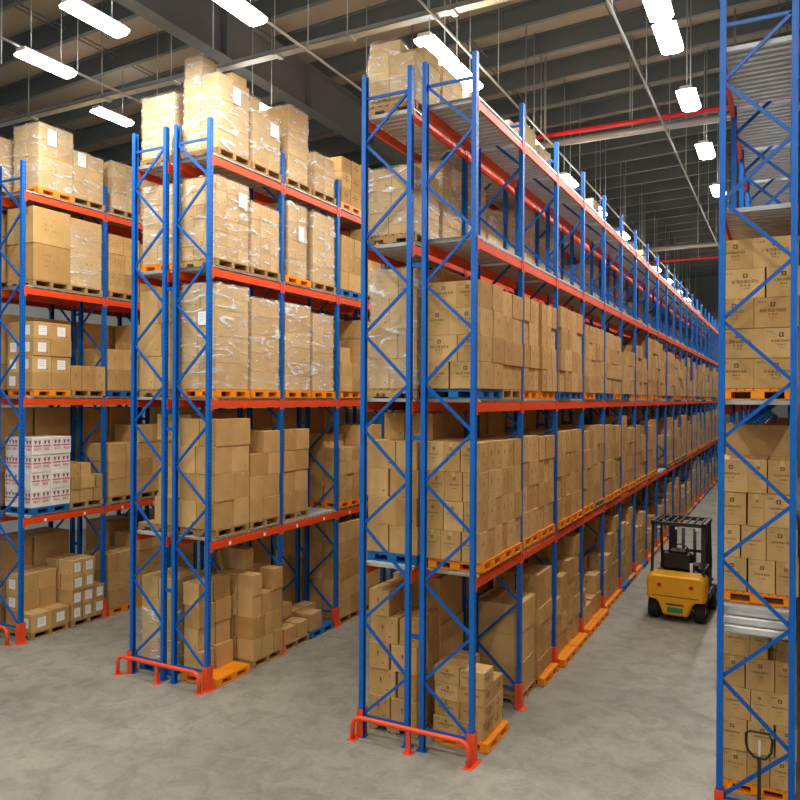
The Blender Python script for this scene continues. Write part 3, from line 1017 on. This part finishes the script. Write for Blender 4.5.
# --- forklift aisle rack, front row (C)
cartons(RC, 0, 0, 2, 'blue', 2, 2, 4, .385, 'printspot', dy=.06, alt=True, w=.94, d=.88)
cartons(RC, 0, 1, 2, 'wood', 2, 2, 4, .375, 'printspot', dy=.03, alt=True, d=.88)
cartons(RC, 0, 0, 1, 'orange', 3, 3, 4, .425, 'printspot', dy=.06, w=.95, d=.87, pdx=.035)
cartons(RC, 0, 1, 1, 'orange', 3, 3, 4, .42, 'printspot', dy=.04, w=.95, d=.86, pdx=.04, dx=-.01)
cartons(RC, 0, 0, 0, 'orange', 2, 2, 4, .245, 'print', dy=.2, dx=.03, w=.8, d=.8, jit=.04, pdx=.06, keep=lambda t, i, j: not (t == 3 and i == 1 and j == 1))
cartons(RC, 1, 0, 0, 'wood', 1, 1, 3, .5, 'plain', dx=-.06, d=.8, show_front=True)
cartons(RC, 1, 1, 0, 'orange', 2, 2, 6, .3, 'spot', rot=.03, gap=.02, dx=-.04, pdx=.12)
RS = random.Random(3)
for bay in range(1, 21):
    for sl in (0, 1):
        gap_bay = bay in (8,)
        pal1 = RS.choice(('orange', 'orange', 'orange', 'wood')) if bay > 1 else 'orange'
        pal2 = RS.choice(('orange', 'blue', 'orange', 'wood'))
        if bay == 1: pal2 = 'orange'
        if bay == 2: pal2 = 'blue'
        if not gap_bay:
            hh = RS.uniform(.405, .435) if bay < 5 else RS.uniform(.33, .47)
            ny = 3 if bay < 5 else RS.choice((2, 3))
            cartons(RC, bay, sl, 1, pal1, 2, ny, 4 if bay < 6 or RS.random() < .7 else 3, hh, 'spot', d=.87, dx=RS.uniform(-.05, -.01), push=.012, pdx=.045)
        h2 = {1: .39, 2: .40, 3: .36, 4: .38}.get(bay, RS.uniform(.36, .45)) + RS.uniform(-.02, .015)
        n2 = 4 if bay < 6 or RS.random() < .7 else RS.choice((2, 3))
        if bay == 5: n2 = 2 + sl
        cartons(RC, bay, sl, 2, pal2, 2, RS.choice((2, 2, 3)), n2, h2, 'spot', d=.87, dx=RS.uniform(-.04, .02), w=RS.uniform(.84, .92), push=.018)
        if bay > 1:
            pal0 = 'orange' if bay in (2, 3, 4) else RS.choice(('wood', 'orange', 'blue', 'wood'))
            n0 = {(2, 0): 4, (2, 1): 5, (3, 0): 2, (3, 1): 2, (4, 0): 3, (4, 1): 5}.get((bay, sl), RS.choice((3, 4, 5, 5)))
            if bay in (7, 8):
                n0 = 2 + sl
            cartons(RC, bay, sl, 0, pal0, 2, 2, n0, RS.uniform(.34, .42), 'spot', rot=.03, gap=.015, d=.84, dx=-.04, pdx=.19 if bay in (2, 3) else .1,
                    keep=(lambda t, i, j, n=n0, s=RS.random(): t < n - 1 or (i + j + int(s * 3)) % 2 == 0))
# --- pallet-truck rack (D)
cartons(RD, 0, 0, 2, 'orange', 2, 2, 5, .362, 'print', dy=.14, alt=True, d=.88, rot=.004)
cartons(RD, 0, 0, 1, 'orange', 3, 2, 4, .40, 'print', dy=.16, d=.88, jit=.18, rot=.006)
cartons(RD, 0, 1, 1, 'orange', 1, 1, 5, .40, 'plain', d=.8)
cartons(RD, 0, 0, 0, 'orange', 3, 2, 5, .405, 'print', dy=.76, d=.88, jit=.2, keep=lambda t, i, j: t < 4 or i < 2, rot=.006)
for bay in range(0, 14):
    for sl in (0, 1):
        if bay == 0 and (sl == 0):
            continue
        for lev in (0, 2):
            if bay == 0 and lev == 0:
                continue
            cartons(RD, bay, sl, lev, None, 1, 1, 4, .45, 'plain')
        if bay:
            cartons(RD, bay, sl, 1, None, 1, 1, 4, .42 if bay > 2 else .3, 'plain')

# ------------------------------------------------------------------ realise the loose cartons: the 300 largest as objects, the rest as one mass
for c in CART:
    dz = max(4.0, depth(c['x'], c['y']))
    ex = c['s'][0] if c['front'] else 0
    c['score'] = (2.5 if c['sheets'] else 1) * (c['s'][1] * .45 * (abs(c['x']) / 5) ** .5 + ex) * c['s'][2] / dz ** 2 if c['vis'] else 0
CART.sort(key=lambda c: -c['score'])
rest = {'n': MB(), 'w': MB()}
for k, c in enumerate(CART):
    if k < 298 and c['score'] > 0:
        o = put('carton', carton_mesh(*c['s'], c['look']), (c['x'], c['y'], c['z']), c['rz'])
        tag(o, c['label'], 'carton', 'loose cartons on the racks')
        me = o.data
        xs = [v.co.x for v in me.vertices]; ys = [v.co.y for v in me.vertices]
        for sd in c['sheets']:
            hgt = min(.2, c['s'][2] * .62)
            if sd == 'x':
                put('label_sheet', sheet(min(.2, c['s'][1] * .6), hgt), (max(xs) + .002, 0, c['s'][2] * .5), 0, o, label='white paper label')
            else:
                put('label_sheet', sheet(min(.2, c['s'][0] * .6), hgt), (0, min(ys) - .002, c['s'][2] * .5), -pi / 2, o, label='white paper label')
    else:
        b = carton_mb(*c['s'], c['look'] if c['vis'] else 'none', False, k)
        if c['look'] == 'white':
            rest['w'].add(b, (c['x'], c['y'], c['z']), c['rz'])
        else:
            rest['n'].add(b, (c['x'], c['y'], c['z']), c['rz'])
if rest['w'].v:
    rest['n'].add(rest['w'], (0, 0, 0))
o = one('cartons', rest['n'], CMATS('plain'), fix=False, kind='stuff')
tag(o, 'brown cartons stacked deep in the racks and far down the aisle', 'cartons')

# ------------------------------------------------------------------ forklift
def wheel(parent, x, y, r, wd, name='wheel'):
    b = MB()
    prof = [(-wd / 2, r * .55), (-wd / 2, r * .9), (-wd / 2 + .03, r), (wd / 2 - .03, r), (wd / 2, r * .9), (wd / 2, r * .55)]
    n = 28
    base = len(b.v)
    for k in range(n):
        a = 2 * pi * k / n
        for px, pr in prof:
            b.v.append((px, pr * cos(a), pr * sin(a)))
    m = len(prof)
    for k in range(n):
        k2 = (k + 1) % n
        for j in range(m - 1):
            b.face((base + k * m + j, base + k2 * m + j, base + k2 * m + j + 1, base + k * m + j + 1), 0, True)
    wh = one(name, b, ['rubber'], parent, (x, y, r + .002))
    h = MB(); h.tube([(-wd / 2 + .02, 0, 0), (wd / 2 - .02, 0, 0)], r * .57, 20, 0)
    h.tube([(-wd / 2, 0, 0), (wd / 2, 0, 0)], r * .2, 12, 0)
    one('hub', h, ['yellow'], wh)
def bevel_box(b, x0, y0, z0, x1, y1, z1, bev, mat=0):
    b.box(x0, y0, z0, x1, y1, z1, mat, bev)
def forklift(loc, rz):
    root = thing('forklift', 'yellow forklift with black overhead guard driving away down the aisle', 'forklift', loc, rz)
    root.scale = (1.12, 1.0, .97)
    half = [(.0, .15), (.22, .15), (.26, .2), (.33, .42), (.40, .50), (.55, .52), (.575, .58), (.575, .98), (.55, 1.06), (.49, 1.1), (.0, 1.1)]
    outl = half[:-1] + [(-x, z) for x, z in half[::-1][1:-1]] if False else [(x, z) for x, z in half[1:-1]] + [(-x, z) for x, z in half[1:-1][::-1]]
    b = MB()
    layers = [(.0, .90, .015), (.05, .985, .004), (.12, 1.0, 0), (.55, 1.0, 0)]
    cz = .68
    m = len(outl)
    for yy, s, _ in layers:
        for (x, z) in outl:
            b.v.append((x * s, yy, cz + (z - cz) * s))
    for q in range(len(layers) - 1):
        for k in range(m):
            k2 = (k + 1) % m
            b.face((q * m + k, q * m + k2, (q + 1) * m + k2, (q + 1) * m + k))
    b.face(tuple(range(m)))
    b.face(tuple((len(layers) - 1) * m + k for k in range(m)))
    cw = one('counterweight', b, ['yellow'], root, label='yellow counterweight')
    b = MB(); b.box(-.45, -.004, .60, .45, .006, .615); one('groove', b, ['dark'], cw, label='dark line across the counterweight')
    b = MB(); b.box(-.17, -.015, .415, .17, .004, .445, 0, .004); one('tow_slot', b, ['dark'], cw, label='dark tow slot')
    b = MB(); b.box(-.15, -.012, .24, .15, .004, .36, 0, .004); one('number_plate', b, ['plate'], root, label='green number plate')
    for s in (-1, 1):
        b = MB(); b.tube([(s * .31, -.012, .86), (s * .31, .02, .86)], .045, 16)
        one('tail_light', b, ['redlamp'], root, label='round red tail light')
    b = MB(); bevel_box(b, -.5, .55, .24, .5, 1.75, .62, .03); bevel_box(b, -.54, .52, .62, .54, 1.25, 1.0, .03)
    one('chassis', b, ['dark'], root)
    b = MB(); bevel_box(b, -.52, 1.42, .6, .52, 1.72, 1.12, .04)
    b.bar((-.08, 1.5, 1.1), (-.08, 1.28, 1.42), .05, .05)
    one('dashboard', b, ['dark'], root)
    for s in (-1, 1):
        b = MB(); bevel_box(b, s * .55 - .05, .5, .5, s * .55 + .05, 1.3, .66, .02)
        one('side_step', b, ['dark'], root)
        wheel(root, s * .45, .34, .26, .2)
        wheel(root, s * .5, 1.72, .31, .22)
    b = MB(); bevel_box(b, -.32, .72, 1.0, .24, 1.2, 1.12, .04)
    seat = one('seat', b, ['black_pl'], root)
    b = MB(); bevel_box(b, -.38, .62, 1.08, .26, .76, 1.56, .07); bevel_box(b, -.24, .6, 1.5, .16, .72, 1.62, .05)
    one('backrest', b, ['black_pl'], seat)
    b = MB()
    c = Vector((-.08, 1.24, 1.45))
    u, v = Vector((1, 0, 0)), Vector((0, .45, .89))
    b.tube([c + (u * cos(a) + v * sin(a)) * .18 for a in [2 * pi * k / 20 for k in range(20)]], .016, 8, 0, True)
    for a in (0.5, 2.6, 4.7):
        b.tube([c, c + (u * cos(a) + v * sin(a)) * .18], .012, 6)
    one('steering_wheel', b, ['black_pl'], root)
    for s in (-1, 1):
        b = MB(); b.bar((s * .5, .3, 1.04), (s * .5, .42, 2.24), .055, .055); one('guard_post', b, ['dark'], root)
        b = MB(); b.bar((s * .5, 1.62, 1.08), (s * .5, 1.36, 2.24), .055, .055); one('guard_post', b, ['dark'], root)
    b = MB()
    for s in (-1, 1):
        b.box(s * .5 - .035, .3, 2.22, s * .5 + .035, 1.5, 2.3)
    for yy in (.3, 1.44):
        b.box(-.535, yy, 2.22, .535, yy + .06, 2.3)
    for q in range(7):
        xx = -.42 + q * .14
        b.box(xx - .015, .34, 2.25, xx + .015, 1.46, 2.29)
    one('guard_roof', b, ['dark'], root)
    b = MB(); bevel_box(b, -.05, .28, 2.14, .0, .33, 2.2, .01); bevel_box(b, -.4, .28, 2.14, -.34, .33, 2.2, .01); bevel_box(b, .34, .28, 2.14, .4, .33, 2.2, .01)
    one('rear_lamp', b, ['whitemetal'], root, label='small pale lamps under the roof')
    b = MB(); bevel_box(b, .2, .6, 1.08, .26, .66, 1.3, .01); one('lever', b, ['whitemetal'], root, label='pale control lever')
    for s in (-1, 1):
        b = MB()
        b.box(s * .34 - .08, 1.98, .08, s * .34 + .08, 2.0, 2.2)
        b.box(s * .34 - .08, 2.0, .08, s * .34 - .06, 2.12, 2.2); b.box(s * .34 + .06, 2.0, .08, s * .34 + .08, 2.12, 2.2)
        one('mast_rail', b, ['dark'], root)
        b = MB(); b.box(s * .25 - .05, 2.2, .05, s * .25 + .05, 3.2, .085); b.box(s * .25 - .05, 2.2, .05, s * .25 + .05, 2.24, .7)
        one('fork', b, ['dark'], root)
    b = MB()
    for z in (.15, .6, 1.3, 2.12):
        b.box(-.34, 2.02, z, .34, 2.08, z + .07)
    b.tube([(-.12, 2.05, .1), (-.12, 2.05, 1.9)], .035, 10); b.tube([(.12, 2.05, .1), (.12, 2.05, 1.9)], .035, 10)
    one('mast_crossbar', b, ['dark'], root)
    b = MB(); b.box(-.5, 2.14, .2, .5, 2.19, .26); b.box(-.5, 2.14, .6, .5, 2.19, .66)
    one('fork_carriage', b, ['dark'], root)
    b = MB(); bevel_box(b, .3, 1.0, .98, .52, 1.3, 1.14, .03); one('side_console', b, ['black_pl'], root)
forklift((-2.24, 18.0, 0), radians(-2))

# ------------------------------------------------------------------ hand pallet truck
root = thing('hand_pallet_truck', 'hand pallet truck with black loop handle before the end rack', 'pallet truck', (-.26, 9.36, 0), pi)
b = MB(); b.bar((0, 0, .22), (0, -.06, 1.04), .04, .05, 0, (1, 0, 0)); one('tiller_shaft', b, ['dark'], root)
b = MB()
loop = [(-.06, 0, 1.02), (-.12, 0, 1.10), (-.13, 0, 1.24), (-.10, 0, 1.31), (.1, 0, 1.31), (.14, 0, 1.28), (.14, 0, 1.17), (.12, 0, 1.09), (.05, 0, 1.02)]
b.tube([(x, y - .06, z) for x, y, z in loop], .014, 10, 0, True)
hd = one('loop_handle', b, ['black_pl'], root)
b = MB(); b.box(-.012, -.075, 1.04, .012, -.05, 1.22); one('release_lever', b, ['galv'], root, label='pale release lever')
b = MB(); b.tube([(0, 0, .06), (0, 0, .42)], .05, 14); b.box(-.1, -.06, .2, .1, .1, .3, 0, .01); one('pump', b, ['redpipe'], root)
for s in (-1, 1):
    b = MB(); b.box(s * .19 - .08, .1, .07, s * .19 + .08, 1.25, .12, 0, .01); b.box(s * .19 - .08, .05, .07, s * .19 + .08, .12, .2)
    one('fork', b, ['redpipe'], root)
    b = MB(); b.tube([(s * .19 - .04, 1.1, .042), (s * .19 + .04, 1.1, .042)], .04, 12); one('roller', b, ['rubber'], root)
    b = MB(); b.tube([(s * .07 - .025, 0, .092), (s * .07 + .025, 0, .092)], .09, 18); one('wheel', b, ['rubber'], root)
b = MB(); b.box(-.27, .04, .1, .27, .12, .26, 0, .01); one('crosshead', b, ['redpipe'], root)

# ------------------------------------------------------------------ ceiling lamps, conduits, tray, pipes
FIX = []
def lamp(x, y, z, label, ln=1.08, power=1.0):
    root = thing('ceiling_light', label, 'ceiling light', (x, y, z), 0, 'tube lights under the roof')
    b = MB()
    b.prism([(-.13, .02), (-.11, .09), (.11, .09), (.13, .02)], 'y', -ln / 2, ln / 2)
    one('housing', b, ['whitemetal'], root)
    b = MB()
    b.prism([(-.13, .019), (-.19, .01), (-.18, -.035), (-.1, -.07), (.1, -.07), (.18, -.035), (.19, .01), (.13, .019)], 'y', -ln / 2 + .01, ln / 2 - .01)
    one('diffuser', b, ['lamp'], root, label='glowing white diffuser')
    for s in (-1, 1):
        b = MB(); b.tube([(0, s * ln * .3, .09), (0, s * ln * .3, roofz(x) - z - .01)], .012, 6)
        one('hanger_rod', b, ['conduit'], root)
    li = bpy.data.lights.new('lamp', 'AREA')
    li.shape = 'RECTANGLE'; li.size = .24; li.size_y = ln
    li.energy = LAMP_W * power; li.color = (1.0, .972, .92)
    lo = bpy.data.objects.new('lamp', li); COL.objects.link(lo)
    lo.parent = root; lo.location = (0, 0, -.085)
    FIX.append((x, y, z))
ZL = 11.32
rows_l = [
    (-1.85, [12.3, 13.6, 16.6, 20.2, 24.2, 28.2, 32.2, 36.2, 40.2, 44.2, 48.2, 52.0], ZL, 'tube light above the forklift aisle'),
    (-5.45, [11.9, 13.1, 17.2, 20.6, 24.4, 28.4, 32.4, 36.4, 40.4, 44.4, 48.4], 11.13, 'tube light above the long forklift racks'),
    (-7.68, [9.25], 11.2, 'tube light over the aisle before the empty orange pallet'),
    (-9.9, [8.45, 12.75], 11.15, 'tube light beside the deep roof girder'),
    (-12.45, [9.5], 11.35, 'tube light above the white-carton aisle'),
    (-15.3, [13.6, 17.5], 12.2, 'tube light beyond the white-carton rack'),
]
for x, ys, z, l in rows_l:
    for i, y in enumerate(ys):
        lamp(x, y, z, l if len(ys) == 1 else f'{l}, {ORD[i]} from the rack ends')
# unseen lamps added on the camera side to light the rack fronts
for x in (-14, -9.5, -5, -.5, 3.5):
    for y in (5.6, 1.0, -4.0):
        if (x, y) == (-9.5, 5.6):
            y = 4.8
        lamp(x, y, 11.6, f'unseen tube light added over the near floor to light the rack fronts, x {abs(x)} y {abs(y)}' if False else 'unseen tube light added over the near floor to light the rack fronts', 1.2, 0.9)

CI = 0
for x, z, y0, y1, l in ((-1.85 - .75, 11.5, 8.2, 52, 'thin steel conduit running above the forklift aisle'), (-5.3, 11.5, 10.2, 52, 'thin steel conduit running above the long racks'),
                        (-7.68, 11.3, 6, 16.5, 'thin steel conduit carrying the lamp over the empty-pallet aisle'), (-12.45, 11.45, 5, 15.5, 'thin steel conduit carrying the lamp over the white-carton aisle')):
    root = thing('conduit', l, 'conduit', (x, y0, z))
    b = MB(); b.tube([(0, 0, 0), (0, y1 - y0, 0)], .025, 8); one('pipe', b, ['conduit'], root)
    y = 1.0
    while y < y1 - y0:
        b = MB(); b.tube([(0, y, 0), (0, y, roofz(x) - z - .01)], .012, 6); one('hanger_rod', b, ['conduit'], root)
        y += 2.1 if y1 < 30 else 3.4
# cable tray across the racks
root = thing('cable_tray', 'grey cable tray hung across the tops of the racks', 'cable tray', (0, 11.55, 11.55))
b = MB()
b.box(-19, -.1, 0, -3.2, .1, .012); b.box(-19, -.1, 0, -3.2, -.092, .08); b.box(-19, .092, 0, -3.2, .1, .08)
one('trough', b, ['conduit'], root)
for x in (-18, -15.6, -13.2, -11.2, -8.6, -7.0, -5.0, -3.6):
    b = MB(); b.tube([(x, -.11, .0), (x, -.11, roofz(x) - 11.57)], .012, 6); b.box(x - .05, -.12, -.03, x + .05, .12, 0)
    one('hanger_rod', b, ['conduit'], root)
# sprinkler mains
for y, z, rad, mat, l, xa, xb in ((18.6, 11.75, .06, 'redpipe', 'red sprinkler main crossing above the forklift aisle', -7.0, 6.5),
                                  (18.9, 11.62, .09, 'conduit', 'grey pipe running just behind the red sprinkler main', -7.0, 6.5),
                                  (34.0, 11.6, .1, 'conduit', 'grey pipe crossing far down the forklift aisle', -7.0, 6.5),
                                  (34.3, 11.1, .05, 'redpipe', 'thin red pipe crossing far down the forklift aisle', -7.0, 6.5)):
    root = thing('overhead_pipe', l, 'pipe', (0, y, z))
    b = MB(); b.tube([(xa, 0, 0), (xb, 0, 0)], rad, 12); one('pipe', b, [mat], root)
    for x in (-5.6, -3.4, -1.1, 1.2, 4.0):
        b = MB(); b.tube([(x, 0, rad), (x, 0, roofz(x) - z - .01)], .014, 6); one('hanger_rod', b, ['conduit'], root)
# thin vertical drop pipes below the roof
for x, y, l in ((-12.9, 8.9, 'thin vertical rod hanging near the white-carton aisle lamp'), (-9.0, 10.2, 'thin vertical rod hanging above the empty-pallet rack'), (-.2, 12.5, 'thin rod hanging inside the pallet-truck rack top')):
    b = MB(); b.tube([(0, 0, 11.2), (0, 0, roofz(x) - .01)], .012, 6)
    tag(one('hanging_rod', b, ['conduit'], None, (x, y, 0)), l, 'rod')

_seen = {}
for o in S.objects:
    if o.parent is None and o.get('label'):
        _seen.setdefault(o['label'], []).append(o.name)
_d = {k: v for k, v in _seen.items() if len(v) > 1}
print('DUP', len(_d), list(_d.items())[:6], 'objects', len(S.objects), 'cartons', len(CART), 'pallets', sum(1 for o in S.objects if o.parent is None and o.name.startswith('pallet')))
